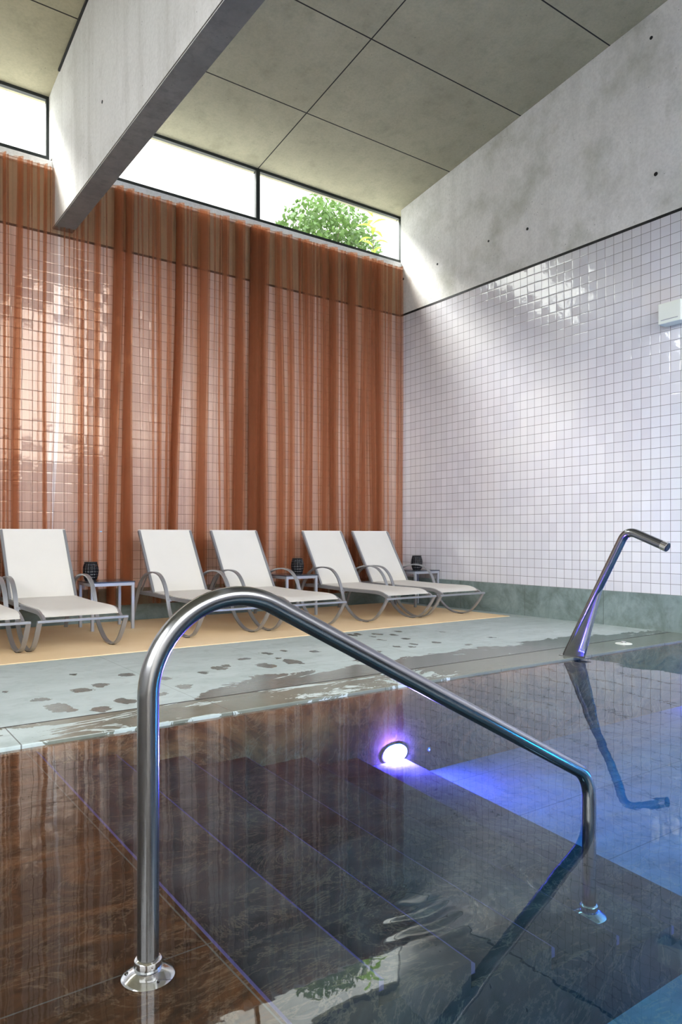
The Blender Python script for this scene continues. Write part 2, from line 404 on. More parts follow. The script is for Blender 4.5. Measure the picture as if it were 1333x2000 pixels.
bm = bmesh.new(); box(bm, X0, XR-.004, YB-.004, YB+.02, ZT-.012, ZT+.012)
struct(obj('trim_4', bm, M['black_gap']))
# jamb beyond the end of the right wall
bm = bmesh.new(); box(bm, 6.87, 7.1, YB, 8.15, 4.85, 5.8)
struct(obj('wall_back_jamb', bm, M['conc_wall']))
# tie holes in the concrete
def onX(X, px, py):
    a = (px-666.5)/1405; c, s = math.cos(math.radians(35.8)), math.sin(math.radians(35.8)); z = X/(a*c+s)
    return z*(-a*s+c), .945-(py-1048)/1405*z
for px, py, r in ((1273,74,.017),(1282,340,.02),(1031,447,.016),(955,471,.014),(855,516,.015),(788.5,545,.017)):
    y, z = onX(XR, px, py); bm = bmesh.new()
    t = bmesh.ops.create_cone(bm, cap_ends=True, segments=14, radius1=r, radius2=r, depth=.008)
    bmesh.ops.rotate(bm, verts=bm.verts, matrix=Matrix.Rotation(PI/2, 3, 'Y')); bmesh.ops.translate(bm, verts=bm.verts, vec=(XR, y, z))
    obj('tie_hole', bm, M['black_gap'], cw)
# ceiling
bm = bmesh.new(); prism_yz(bm, [(Y0, ceil_z(Y0)), (8.1, ceil_z(8.1)), (8.15, ceil_z(8.1)+.35), (Y0, ceil_z(Y0)+.4)], X0, XR+.4)
struct(obj('ceiling', bm, M['conc_ceil']), 'sloping concrete panel ceiling')
# beam
BX0, BX1, BZ = 1.944, 2.155, 4.155
bm = bmesh.new()
prism_yz(bm, [(Y0, BZ), (YB, BZ), (YB, 4.9), (8.0, 4.9), (8.0, ceil_z(8.0)), (Y0, ceil_z(Y0))], BX0, BX1)
bmesh.ops.recalc_face_normals(bm, faces=bm.faces)
bmesh.ops.bevel(bm, geom=[e for e in bm.edges if abs(e.verts[0].co.z-BZ) < 1e-4 and abs(e.verts[1].co.z-BZ) < 1e-4 and abs(e.verts[0].co.x-e.verts[1].co.x) < 1e-4], offset=.008, segments=2, affect='EDGES')
beam = struct(obj('ceiling_beam', bm, M['conc_beam']), 'deep concrete beam running to the back wall')
beam.data.materials.append(mat_concrete('shaded_stained_concrete', (.26, .245, .22), (.17, .16, .145), (.11, .10, .09), 2.2, .4))  # underside shade put into the colour of a darker, stained concrete
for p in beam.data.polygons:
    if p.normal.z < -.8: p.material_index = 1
y, z = onX(BX0, 200, 199); bm = bmesh.new()
bmesh.ops.create_cone(bm, cap_ends=True, segments=14, radius1=.014, radius2=.014, depth=.008)
bmesh.ops.rotate(bm, verts=bm.verts, matrix=Matrix.Rotation(PI/2, 3, 'Y')); bmesh.ops.translate(bm, verts=bm.verts, vec=(BX0, y, z)); obj('tie_hole', bm, M['black_gap'], beam)
bm = bmesh.new(); prism_yz(bm, [(Y0, ceil_z(Y0)-.022), (7.55, ceil_z(7.55)-.022), (7.55, ceil_z(7.55)+.01), (Y0, ceil_z(Y0)+.01)], BX0-.018, BX0+.01)
struct(obj('trim_5', bm, M['black_gap']), 'shadow gap between beam and ceiling')
# clerestory windows
YW = 8.0
def window(name, x0, x1):
    zt, zb = ceil_z(YW)+.004, 4.862
    root = empty(name, (x0, YW, zb)); struct(root, 'clerestory window in a thin black frame')
    def L(bmm): bmesh.ops.translate(bmm, verts=bmm.verts, vec=(-x0, -YW, -zb)); return bmm
    bm = bmesh.new(); box(bm, x0, x1, YW-.02, YW+.03, zb, 4.963); box(bm, x0, x1, YW-.02, YW+.03, zt-.035, zt)
    box(bm, x0, x0+.028, YW-.019, YW+.029, 4.963, zt-.035); box(bm, x1-.028, x1, YW-.019, YW+.029, 4.963, zt-.035)
    obj('window_frame', L(bm), M['black_frame'], root)
    bm = bmesh.new(); box(bm, x0+.02, x1-.02, YW+.005, YW+.013, 4.95, zt-.02)
    obj('window_pane', L(bm), M['glass'], root)
window('window_1', 4.465, 6.86); window('window_2', BX1, 4.465); window('window_3', -.27, BX0); window('window_4', -2.64, -.27)
# rest of the hall, behind the camera: closed but for big unglazed openings, shaped for the daylight they let in
bm = bmesh.new(); box(bm, X0-.2, X0, Y0, 8.2, -.9, 2.2); box(bm, X0-.2, X0, Y0, 8.2, 6.3, 7.8); box(bm, X0-.2, X0, 2.0, 8.2, 2.2, 6.3); box(bm, X0-.2, X0, Y0, -4.0, 2.2, 6.3)
struct(obj('wall_left', bm, M['conc_wall']), 'concrete wall with a wide opening')
bm = bmesh.new(); box(bm, X0-.2, XR+.25, Y0-.2, Y0, -.9, 3.2); box(bm, X0-.2, XR+.25, Y0-.2, Y0, 7.2, 7.9); box(bm, X0-.2, -2.6, Y0-.2, Y0, 3.2, 7.2); box(bm, 6.5, XR+.25, Y0-.2, Y0, 3.2, 7.2)
struct(obj('wall_front', bm, M['conc_wall']), 'concrete wall with a wide opening')

# pool basin
NX = [.78+.33*k for k in range(7)]; LV = [-.022, -.10, -.17, -.24, -.31, -.38, -.45]; FL = -.57
YS = 1.33
NN = [.76, 1.08, 1.39, 1.72, 2.04, 2.36, 2.69]; NF = [.79, 1.15, 1.50, 1.86, 2.24, 2.61, 2.98]   # step edges at the near and the far end
def ex_(i, y, d=0.0): return NN[i]+(NF[i]-NN[i])*(y-YS)/(YE-YS)+d
def slab(bm, i0, i1, y0, y1, z0, z1):
    xs = (lambda y: X0) if i0 is None else (lambda y: ex_(i0, y, -.010))
    q = [(xs(y0), y0), (ex_(i1, y0, -.010), y0), (ex_(i1, y1, -.010), y1), (xs(y1), y1)]
    a = [bm.verts.new((x, y, z0)) for x, y in q]; b = [bm.verts.new((x, y, z1)) for x, y in q]
    bm.faces.new(a[::-1]); bm.faces.new(b)
    for k in range(4): bm.faces.new((a[k], a[(k+1) % 4], b[(k+1) % 4], b[k]))
bm = bmesh.new(); slab(bm, None, 0, Y0, YE+.01, -.9, LV[0])
pf = struct(obj('pool_shelf', bm, mat_slate('shelf_slate', (.016, .011, .008), (.042, .027, .018), (.1, .1, .1), pj, None, .4, .42, (.17, .075, .028), .15)), 'shallow flooded slate shelf')
bm = bmesh.new()
for i in range(1, 7): slab(bm, i-1, i, YS, YE+.01, -.9, LV[i])
st = struct(obj('pool_steps', bm, M['pool']), 'dark slate steps under water')
for i in range(7):
    bm = bmesh.new(); ya, yb_ = (YS if i else .2), YE
    R = [[bm.verts.new((ex_(i, yy, dx_), yy, LV[i]+dz_)) for yy in (ya, yb_)] for dx_, dz_ in ((-.010, 0), (-.008, -.0004), (.005, -.0088), (.005, -.034), (-.010, -.034))]
    for q in range(5): bm.faces.new((R[q][0], R[q][1], R[(q+1) % 5][1], R[(q+1) % 5][0]))
    bm.faces.new([r[0] for r in R]); bm.faces.new([r[1] for r in R][::-1])
    obj('step_nosing', bm, M['nosing'], st)
bm = bmesh.new(); box(bm, NX[0]-.012, XR, Y0, YE+.01, -.9, FL)
struct(obj('pool_floor', bm, M['pool_floor']), 'pool floor of slate slabs')
bm = bmesh.new(); box(bm, X0, XR, YE, YE+.3, -.9, -.10)
struct(obj('pool_wall', bm, M['pool_left']), 'rust brown slate wall of the pool')
bm = bmesh.new(); box(bm, X0, XR, YE-.006, YE+.02, -.10, -.004)
struct(obj('pool_lip', bm, M['pool_left']))

# water
bm = bmesh.new(); wp = [(X0+.001, Y0+.001), (2.498, Y0+.001), (2.498, .602), (XR-.0135, .602), (XR-.0135, YE-.0075), (X0+.001, YE-.0075)]
a_ = [bm.verts.new((x, y, -.86)) for x, y in wp]; b_ = [bm.verts.new((x, y, 0)) for x, y in wp]
bm.faces.new(a_[::-1]); bm.faces.new(b_)
for k in range(6): bm.faces.new((a_[k], a_[(k+1) % 6], b_[(k+1) % 6], b_[k]))
w = obj('pool_water', bm, M['water']); tag(w, 'still pool water mirroring the curtain, tiles and windows', 'water', kind='stuff')

# ------------------------------------------------------------------ pool lights
def pool_light(loc, mat, label, facing='-Y', ry=.095, rz=.056):
    root = empty('pool_light', loc); tag(root, label, 'pool light')
    def disc(r0, r1, dep, name, mt, dome=0.0):
        bm = bmesh.new(); n = 40
        prof = [(r1, 0.0), (r1, dep), (r1*.92, dep+.002)] if name == 'rim' else [(r1, 0), (r1, dep*.5), (r1*.8, dep*.8+dome*.5), (r1*.4, dep+dome*.9), (r1*.02, dep+dome)]
        lathe(bm, prof, seg=n)
        bmesh.ops.scale(bm, verts=bm.verts, vec=(1, rz/ry, 1))
        bmesh.ops.rotate(bm, verts=bm.verts, matrix=Matrix.Rotation(PI/2, 3, 'X'))
        if facing == '+Y': bmesh.ops.rotate(bm, verts=bm.verts, matrix=Matrix.Rotation(PI, 3, 'Z'))
        if facing == '-X': bmesh.ops.rotate(bm, verts=bm.verts, matrix=Matrix.Rotation(-PI/2, 3, 'Z'))
        return obj(name, bm, mt, root, sharp=40)
    disc(0, ry*1.12, .008, 'rim', M['steel_pol']); disc(0, ry, .022, 'lens', mat, .012)
    return root
pool_light((2.89, YE, -.405), M['led_violet'], 'glowing violet underwater lamp at the foot of the pool steps')
pool_light((6.38, YE, -.33), M['led_violet_far'], 'violet underwater lamp at the right end of the pool, cut by the frame')
bm = bmesh.new(); box(bm, 2.5, XR, Y0, .6, -.9, DECK, .004)  # wall out of view, added to carry the fill lamps
struct(obj('pool_wall_added', bm, M['pool']), 'unseen slate pool wall added to hold the fill lamps')
pool_light((3.0, .6, -.17), M['fill_teal'], 'unseen teal fill lamp added under water to light the pool floor', '+Y')  # fill lamps added out of view to brighten the pool floor
pool_light((4.4, .6, -.17), M['fill_blue'], 'unseen blue fill lamp added under water to light the pool floor', '+Y')
pool_light((5.8, .6, -.17), M['fill_blue'], 'unseen blue fill lamp added under water by the tiled wall', '+Y')
# small jet eye beside the violet lamp
rt = empty('wall_nozzle', (3.18, YE, -.43)); tag(rt, 'tiny chrome nozzle in the pool wall right of the violet lamp', 'nozzle')
for nm, r, d, mt in (('flange', .014, .006, M['steel_pol']), ('jet_eye', .006, .012, M['white_plastic'])):
    bm = bmesh.new(); lathe(bm, [(r, 0), (r, d*.7), (r*.7, d)], seg=20); bmesh.ops.rotate(bm, verts=bm.verts, matrix=Matrix.Rotation(PI/2, 3, 'X')); obj(nm, bm, mt, rt, sharp=40)

# ------------------------------------------------------------------ handrail
RY = 1.53
hr = empty('pool_handrail', (.58, RY, -.022)); tag(hr, 'curved stainless steel handrail over the pool steps', 'handrail')
O = Vector((.58, RY, -.022))
def arc(cx, cz, r, a0, a1, n): return [(cx+r*math.cos(math.radians(a0+(a1-a0)*i/n)), RY, cz+r*math.sin(math.radians(a0+(a1-a0)*i/n))) for i in range(n+1)]
# left post, big bend, sloping run, lower bend, right post
sl = math.atan2(.785-.19, 2.02-.885)          # slope of the run
deg = math.degrees(sl)
r1 = .215; cx1 = .5805+r1; cz1 = .805-r1-.001
pth = [(.5805, RY, -.01), (.5805, RY, .2), (.5805, RY, .4)] + arc(cx1, cz1, r1, 180, 90-deg, 26)
ex = pth[-1]
r2 = .12; cx2 = 2.172-r2
# lower bend: arc from (90-deg) to 0 about (cx2, cz2), cz2 chosen so that the run is straight
tx = cx2+r2*math.cos(math.radians(90-deg)); tz = ex[2]-(tx-ex[0])*math.tan(sl); cz2 = tz-r2*math.sin(math.radians(90-deg))
pth += [(ex[0]+(tx-ex[0])*k/6, RY, ex[2]+(tz-ex[2])*k/6) for k in range(1, 6)]
pth += arc(cx2, cz2, r2, 90-deg, 0, 14) + [(2.172, RY, -.1), (2.172, RY, -.375)]
bm = bmesh.new(); tube(bm, [Vector(p)-O for p in pth], .0235, 32)
obj('rail_tube', bm, M['steel'], hr, sharp=50)
for (fx, fz) in ((.5805, -.022), (2.172, LV[5])):
    bm = bmesh.new(); c = Vector((fx, RY, fz))-O
    lathe(bm, [(.057, 0), (.058, .004), (.054, .008), (.036, .016), (.030, .018), (.029, .019)], c, 48)
    fl = obj('flange', bm, M['steel_pol'], hr, sharp=35)
    bm = bmesh.new(); lathe(bm, [(.0285, .016), (.0295, .018), (.0295, .040), (.027, .043), (.0235, .044)], c, 40, close=False)
    obj('collar', bm, M['steel_pol'], fl, sharp=35)
    if fx < 1:
        for k in range(3):
            bm = bmesh.new(); a = k*2.1+.6; lathe(bm, [(.0045, .008), (.0045, .0135), (.003, .0145)], c+Vector((.046*math.cos(a), .046*math.sin(a), 0)), 14); obj('screw', bm, M['steel'], fl, sharp=35)

# ------------------------------------------------------------------ cobra water jet on the coping
JX = 4.735
cj = empty('water_spout', (JX, 3.50, DECK)); tag(cj, 'leaning stainless steel water spout with a bent neck on the pool coping', 'spout')
OJ = Vector((JX, 3.50, DECK))
pj_ = [(JX, 3.545, DECK), (JX, 3.40, .285), (JX, 3.26, .545), (JX, 3.12, .805)]
up = Vector((0, -.14, .26)).normalized(); dn = Vector((0, -.31, -.125)).normalized()
A = Vector((JX, 3.028, .975)); r = .1
cor = Vector((JX, 3.018, .995))
bend = [cor-up*.085]
for k in range(1, 12):
    t = k/12; bend.append((1-t)**2*(cor-up*.085)+2*t*(1-t)*cor+t*t*(cor+dn*.085))
bend += [cor+dn*.085, cor+dn*.2, cor+dn*.335]
full = [Vector(p) for p in pj_]+bend
rr = []
for i, p in enumerate(full): rr.append(.027 if i < 1 else .0315)
bm = bmesh.new(); tube(bm, [p-OJ for p in full], rr, 28); tb = obj('spout_pipe', bm, M['steel'], cj, sharp=50)
bm = bmesh.new(); e = cor+dn*.335; tube(bm, [e-dn*.045-OJ, e-dn*.002-OJ], .0335, 28); obj('pipe_sleeve', bm, M['steel_pol'], cj, sharp=50)
bm = bmesh.new(); tube(bm, [e-dn*.004-OJ, e+dn*.004-OJ], .024, 24); obj('nozzle_mouth', bm, M['black_rubber'], cj, sharp=50)
# gusset under the lean: a hollow sheet wedge
bm = bmesh.new()
gp = [(3.545, DECK), (3.375, DECK), (3.19, .60), (3.24, .60)]
n = 14; L, R_ = [], []
for k in range(n+1):
    t = k/n; w_ = .030*(1-t)+.018*t
    yb = 3.375*(1-t)+3.205*t; zb = DECK*(1-t)+.60*t
    yt = 3.545*(1-t)+3.235*t
    ring = [(-w_, yt), (-w_*.95, (yt*.4+yb*.6)), (-w_*.45, yb+.006), (0, yb), (w_*.45, yb+.006), (w_*.95, (yt*.4+yb*.6)), (w_, yt)]
    L.append([bm.verts.new((a, b-3.50, zb-DECK)) for a, b in ring])
for k in range(n):
    for q in range(6): bm.faces.new((L[k][q], L[k][q+1], L[k+1][q+1], L[k+1][q]))
    bm.faces.new((L[k][6], L[k][0], L[k+1][0], L[k+1][6]))
bm.faces.new(L[0]); bm.faces.new(L[-1][::-1])
obj('gusset', bm, M['steel'], cj, sharp=50)
bm = bmesh.new(); box(bm, -.05, .05, -.15, .075, 0, .004, .001); obj('base_plate', bm, M['steel'], cj)

# small round cap on the coping
x, y = onZ(DECK, 1219, 1257)
dc = empty('deck_cap', (x, y, DECK)); tag(dc, 'small pale round cap set in the coping right of the water spout', 'cap')
bm = bmesh.new(); lathe(bm, [(.072, 0), (.068, .004), (.03, .006)], seg=32); obj('cap_rim', bm, M['white_plastic'], dc, sharp=40)
bm = bmesh.new(); lathe(bm, [(.022, .005), (.022, .018), (.016, .021)], seg=24); obj('knob', bm, M['steel_pol'], dc, sharp=40)

# ------------------------------------------------------------------ mat
bm = bmesh.new(); box(bm, X0+.1, 6.50, 5.65, YB-.05, DECK, MAT, .003)
o = obj('floor_mat', bm, M['mat']); tag(o, 'long beige floor mat under the row of loungers', 'mat')

# ------------------------------------------------------------------ loungers
def make_lounger():
    r = empty('sun_lounger', (0, 6.8, MAT)); oy, oz = 6.8, MAT
    def P(pts, x=0.0): return [(x, y-oy, z-oz) for y, z in pts]
    prof = smooth_path([(5.80, .292, 0), (5.90, .165, 0), (6.02, .065, 0), (6.17, MAT+.009, 0), (6.32, .045, 0), (6.46, .115, 0), (6.56, .21, 0), (6.615, .34, 0), (6.685, .47, 0), (6.80, .558, 0),
                        (6.95, .585, 0), (7.12, .570, 0), (7.27, .520, 0), (7.38, .42, 0), (7.47, .28, 0), (7.55, .13, 0), (7.60, MAT+.002, 0)], 6)
    prof = [(p[0], p[1]) for p in prof]
    for s in (-1, 1):
        bm = bmesh.new(); ribbon(bm, P(prof, s*.335), .036, .014); obj('armrest_leg', bm, M['alu'], r, sharp=40)
        seat = smooth_path([(7.52, .350, 0), (7.1, .352, 0), (6.6, .345, 0), (6.1, .348, 0), (5.97, .343, 0), (5.88, .32, 0), (5.815, .292, 0)], 6)
        bm = bmesh.new(); ribbon(bm, P([(p[0], p[1]) for p in seat], s*.298), .022, .036); obj('seat_rail', bm, M['alu'], r, sharp=40)
        bm = bmesh.new(); box(bm, min(s*.298, s*.34), max(s*.298, s*.34), 6.60-oy, 6.65-oy, .318-oz, .342-oz); obj('rail_bracket', bm, M['alu'], r)
        bm = bmesh.new(); ribbon(bm, P([(7.09, .365), (7.30, .685), (7.51, 1.005)], s*.292), .024, .03); obj('backrest_rail', bm, M['alu'], r, sharp=40)
        bm = bmesh.new(); tube(bm, P([(7.27, .60), (7.50, .352)], s*.27), .009, 10); obj('backrest_strut', bm, M['alu'], r, sharp=40)
    bm = bmesh.new(); box(bm, -.352, .352, 5.787-oy, 5.817-oy, .282-oz, .302-oz, .003); obj('foot_bar', bm, M['alu'], r)
    bm = bmesh.new(); box(bm, -.30, .30, 7.49-oy, 7.52-oy, .335-oz, .36-oz, .003); obj('cross_bar', bm, M['alu'], r)
    bm = bmesh.new(); box(bm, -.30, .30, 6.58-oy, 6.61-oy, .322-oz, .345-oz, .003); obj('cross_bar', bm, M['alu'], r)
    def sling(name, pts, sag, hw, thick=.006):
        pts = [(p[0], p[1]) for p in pts]; n = len(pts); bm = bmesh.new(); NXs = 12; top, bot = [], []
        for i, (y, z) in enumerate(pts):
            j0, j1 = max(i-1, 0), min(i+1, n-1); d = Vector((0, pts[j1][0]-pts[j0][0], pts[j1][1]-pts[j0][1])).normalized(); nn = Vector((0, -d.z, d.y))
            if nn.z < 0: nn = -nn
            a, b = [], []
            for k in range(NXs+1):
                u = k/NXs*2-1; sg = sag*(1-u*u)*math.sin(PI*min(1, max(0, i/(n-1))))**.5 if 0 < i < n-1 else 0
                q = Vector((u*hw, y-oy, z-oz))-nn*sg; a.append(bm.verts.new(q+nn*thick/2)); b.append(bm.verts.new(q-nn*thick/2))
            top.append(a); bot.append(b)
        for i in range(n-1):
            for k in range(NXs):
                bm.faces.new((top[i][k], top[i][k+1], top[i+1][k+1], top[i+1][k])); bm.faces.new((bot[i][k+1], bot[i][k], bot[i+1][k], bot[i+1][k+1]))
            bm.faces.new((top[i][0], top[i+1][0], bot[i+1][0], bot[i][0])); bm.faces.new((top[i+1][-1], top[i][-1], bot[i][-1], bot[i+1][-1]))
        for k in range(NXs):
            bm.faces.new((top[0][k+1], top[0][k], bot[0][k], bot[0][k+1])); bm.faces.new((top[-1][k], top[-1][k+1], bot[-1][k+1], bot[-1][k]))
        return obj(name, bm, M['sling'], r, sharp=60)
    sling('backrest', [(7.095+(7.515-7.095)*k/12, .378+(1.018-.378)*k/12) for k in range(13)], .012, .300)
    sp = smooth_path([(7.09, .378, 0), (6.9, .372, 0), (6.5, .366, 0), (6.15, .368, 0), (6.0, .366, 0), (5.92, .352, 0), (5.85, .322, 0)], 4)
    sling('seat', sp, .014, .292)
    for s in (-1, 1):
        bm = bmesh.new(); box(bm, s*.335-.02, s*.335+.02, 6.14-oy, 6.20-oy, -.0005, .005); obj('foot_pad', bm, M['black_rubber'], r)
    return r
LOUNG = [(.93, 0, 'cream sling sun lounger cut by the left frame edge'),
         (1.68, 0, 'cream sling sun lounger left of the leftmost side table, its foot whole in view'),
         (3.04, 0, 'cream sling sun lounger right of the leftmost side table, partly behind the handrail bend'),
         (3.885, .012, 'cream sling sun lounger left of the middle side table, its foot crossed by the handrail'),
         (5.115, 0, 'cream sling sun lounger right of the middle side table with a dark lantern'),
         (5.885, 0, 'cream sling sun lounger nearest the white tiled right wall')]
proto = make_lounger()
for i, (x, rz, lab) in enumerate(LOUNG):
    o = proto if i == 0 else copy_tree(proto)
    o.location = (x, 6.8, MAT); o.rotation_euler = (0, 0, rz); tag(o, lab, 'sun lounger', 'sun loungers in a row before the curtain')

# ------------------------------------------------------------------ side tables
def make_table():
    r = empty('side_table', (0, 0, MAT)); w = .215; h = .465
    for sx in (-1, 1):
        for sy in (-1, 1):
            bm = bmesh.new(); cx, cy = sx*(w-.0145), sy*(w-.0145); box(bm, cx-.014, cx+.014, cy-.014, cy+.014, 0, h-.001, .002); obj('leg', bm, M['alu_pale'], r)
    bm = bmesh.new()
    for s in (-1, 1):
        box(bm, -w+.02, w-.02, s*(w-.0145)-.0135, s*(w-.0145)+.0135, h-.032, h, .002); box(bm, s*(w-.0145)-.0135, s*(w-.0145)+.0135, -w+.02, w-.02, h-.032, h, .002)
    obj('top_frame', bm, M['alu_pale'], r)
    bm = bmesh.new(); box(bm, -w-.006, w+.006, -w-.006, w+.006, h, h+.012, .003); obj('table_top', bm, M['table_top'], r)
    return r, h+.012
tb0, th = make_table()
TAB = [(2.33, 7.29, 'grey side table with dark top between the left loungers'),
       (4.52, 7.25, 'grey side table with dark top in the middle of the row'),
       (6.48, 7.25, 'grey side table with dark top in the corner by the tiled wall')]
for i, (x, y, lab) in enumerate(TAB):
    o = tb0 if i == 0 else copy_tree(tb0); o.location = (x, y, MAT); tag(o, lab, 'side table', 'side tables between the loungers')
# lanterns
def make_lantern():
    r = empty('lantern', (0, 0, 0)); bm = bmesh.new()
    pr = smooth_path([(.052, 0, 0), (.066, .03, 0), (.076, .08, 0), (.077, .115, 0), (.069, .155, 0), (.058, .185, 0)], 5)
    pr = [(p[0], p[1]) for p in pr]; inner = [(a-.006, b) for a, b in reversed(pr)][:-1]+[(.04, .008)]
    lathe(bm, pr+inner, seg=48); obj('lantern_body', bm, M['lantern'], r, sharp=50)
    bm = bmesh.new(); pts = [(.058*math.cos(a*PI/16), .058*math.sin(a*PI/16), .186) for a in range(32)]; pts.append(pts[0]); tube(bm, pts, .005, 10, caps=False); obj('lantern_ring', bm, M['black_rubber'], r, sharp=60)
    return r
ln0 = make_lantern()
for i, (x, y, lab) in enumerate(((2.20, 7.38, 'black round lantern on the leftmost side table'), (4.57, 7.22, 'black round lantern on the middle side table'), (6.45, 7.21, 'black round lantern on the side table by the tiled wall'))):
    o = ln0 if i == 0 else copy_tree(ln0); o.location = (x, y, MAT+th); tag(o, lab, 'lantern', 'black lanterns on the side tables')

# ------------------------------------------------------------------ white box on the right wall
y, z = onX(XR, 1325, 611)
wb = empty('wall_lamp', (XR, 3.72, 3.09)); tag(wb, 'white boxy fitting high on the tiled wall, cut by the right frame edge', 'wall fitting')
bm = bmesh.new(); box(bm, -.16, -.03, -.10, .13, -.10, .10, .008); obj('housing', bm, M['white_plastic'], wb)
bm = bmesh.new(); box(bm, -.03, 0, -.05, .16, -.045, .075, .003); obj('back_plate', bm, M['alu'], wb)
bm = bmesh.new(); box(bm, -.163, -.158, -.07, .10, -.068, -.060, .001); obj('seam', bm, M['alu_pale'], wb)

# ------------------------------------------------------------------ curtains
def pxX(px, Y=7.74):
    a = (px-666.5)/1405; c, s = math.cos(math.radians(35.8)), math.sin(math.radians(35.8)); z = Y/(-a*s+c); return z*(a*c+s)
ZTOP, ZBOT = 4.745, .20
def smooth01(t): t = max(0, min(1, t)); return t*t*(3-2*t)
def curtain(name, label, pxl, pxr, folds, minis, lshape=None, rshape=None, yoff=0.0, gx=1.0):
    """folds/minis: (px_top, px_bottom, halfwidth_top_px, halfwidth_bottom_px); every fold is a real S of three layers"""
    rnd = random.Random(len(label)); NV = 70
    allf = sorted([(f, 0) for f in folds]+[(f, 1) for f in minis], key=lambda q: (q[0][0]+q[0][1]))
    rows = []
    for j in range(NV+1):
        v = j/NV; z = ZTOP+(ZBOT-ZTOP)*v; s = smooth01(v)
        xl = pxX(pxl)+(lshape(v) if lshape else 0); xr = pxX(pxr)+(rshape(v) if rshape else 0)
        segs = []; cur = xl+.002; pts = []
        nodes = [(xl, 0.0)]; flags = [True]
        for idx, (f, mini) in enumerate(allf):
            fr = random.Random(idx*13+7)
            vv = smooth01(v*(1.0 if not mini else ((2.2 if idx % 3 else 4.0) if f[3] == 0 else 1)))
            cpx = f[0]+(f[1]-f[0])*s+1.2*math.sin(v*5+idx*1.7)
            hw = f[2]+(f[3]-f[2])*vv; hw = max(hw, .02)*(1+.12*math.sin(v*7+idx*2.3))
            k = 7.74/7.9; c = pxX(cpx); w = abs(pxX(cpx+hw)-c)
            d = .055 if not mini else .016
            if hw < .3: d *= hw/.3
            L_ = [(c-w, -d*.5), (c+w, -d), (c-w, 0.0), (c+w, d*.6)] if mini else [(c-w, -d*.5), (c+w, -d), (c-w*.85, -d*.45), (c+w*.95, 0.0), (c-w, d*.35), (c+w, d*.7)]
            if not mini and len(f) > 4:
                for _ in range(f[4]): L_ += [(c-w*(.9-.07*_), d*(.9+.24*_)), (c+w*(.97-.05*_), d*(1.02+.24*_))]
            nodes += L_; flags += [False]*(len(L_)-1)+[True]
        nodes.append((xr, 0.0))
        # sampling: gaps get 10 pts with gentle waves, fold legs 5
        row = []
        for q in range(len(nodes)-1):
            (x0, y0), (x1, y1) = nodes[q], nodes[q+1]
            gap = flags[q]; N = 10 if gap else 6
            for t in range(N):
                u = t/N; uu = smooth01(u)
                x = x0+(x1-x0)*u; y = y0+(y1-y0)*uu
                if gap:
                    amp = .009*gx*(1-.55*s); y += amp*math.sin(u*PI*2*(1+q % 3)+q*1.3)*math.sin(u*PI)
                    x += .0035*math.sin(u*PI*4+q)*(1-s)
                else:
                    y += -.004*math.sin(u*PI)
                row.append((x, y))
        row.append(nodes[-1])
        wav = .012*math.sin(v*9+1)
        rows.append([(x, 7.745+yoff+y*1.0+.006*math.sin(v*6+x*3), z) for x, y in row])
    bm = bmesh.new(); V = [[bm.verts.new(p) for p in r] for r in rows]
    for a, b in zip(V, V[1:]):
        for k in range(len(a)-1): bm.faces.new((a[k], a[k+1], b[k+1], b[k]))
    o = obj(name, bm, M['voile'], None, smooth=True)
    tag(o, label, 'curtain', 'sheer terracotta curtains on the back wall')
    return o
def mini_list(a, b, n, seed):
    r = random.Random(seed); out = []
    for i in range(n):
        p = a+(b-a)*(i+.15+.7*r.random())/n
        if r.random() < .28: out.append((p, p+r.uniform(-3, 3), r.uniform(.9, 2.2), r.uniform(.8, 1.8)))
        else: out.append((p, p+r.uniform(-3, 3), r.uniform(1.0, 2.6), 0))
    return out
def clean(minis, folds):
    return [m_ for m_ in minis if all(abs((m_[0]+m_[1])/2-(f[0]+f[1])/2) > max(f[2], f[3])+3.5 and abs(m_[0]-f[0]) > f[2]+3 and abs(m_[1]-f[1]) > f[3]+3 for f in folds)]
# left panel: ends in the gap under the beam
fA = [(-118, -120, 6, 6), (-66, -64, 7, 7), (-28, -30, 4, 5), (38, 28, 5, 8), (88, 86, 2, 3), (9, 6, 2, 2)]
curtain('sheer_curtain', 'sheer terracotta curtain at the left, ending in a gap below the beam', -175, 112, fA, clean(mini_list(-170, 108, 28, 3), fA),
        rshape=lambda v: -.085*smooth01((v-.45)*1.8)+.012*math.sin(v*6))
# middle panel
fB = [(160, 158, 2, 3), (192, 183, 4, 5), (232, 218, 7, 7, 1), (254, 246, 5, 9, 1), (309, 309, 3, 2.5)]
curtain('sheer_curtain', 'sheer terracotta curtain in the middle, from the beam gap to the dark overlap', 117, 342, fB, clean(mini_list(120, 338, 24, 5), fB),
        lshape=lambda v: -.10*smooth01((v-.45)*1.6)*1.0+.008*math.sin(v*5), rshape=lambda v: -.05*smooth01((v-.2)*1.5))
# right panel
fC = [(352, 338, 5, 7, 2), (398, 390, 9, 10), (441, 441, 4, 3), (470, 465, 7, 9, 1), (499, 496, 7, 9, 3), (516, 512, 7, 7, 2), (545, 547, 5, 6), (565, 569, 3, 5),
      (598, 597, 4, 4), (632, 633, 5, 5), (650, 655, 5, 6, 1), (688, 692, 6, 6, 1), (712, 710, 4, 5), (728, 729, 4, 5), (742, 741, 4, 4, 1), (781.5, 781.5, 1.5, 2)]
curtain('sheer_curtain', 'sheer terracotta curtain at the right, reaching the tiled corner', 344, 786, fC, clean(mini_list(346, 778, 56, 9), fC), lshape=lambda v: -.045*smooth01((v-.2)*1.5))
bm = bmesh.new(); box(bm, X0+.2, BX0-.01, 7.80, 7.835, ZTOP-.001, ZTOP+.02); box(bm, BX1+.01, XR-.01, 7.80, 7.835, ZTOP-.001, ZTOP+.02)
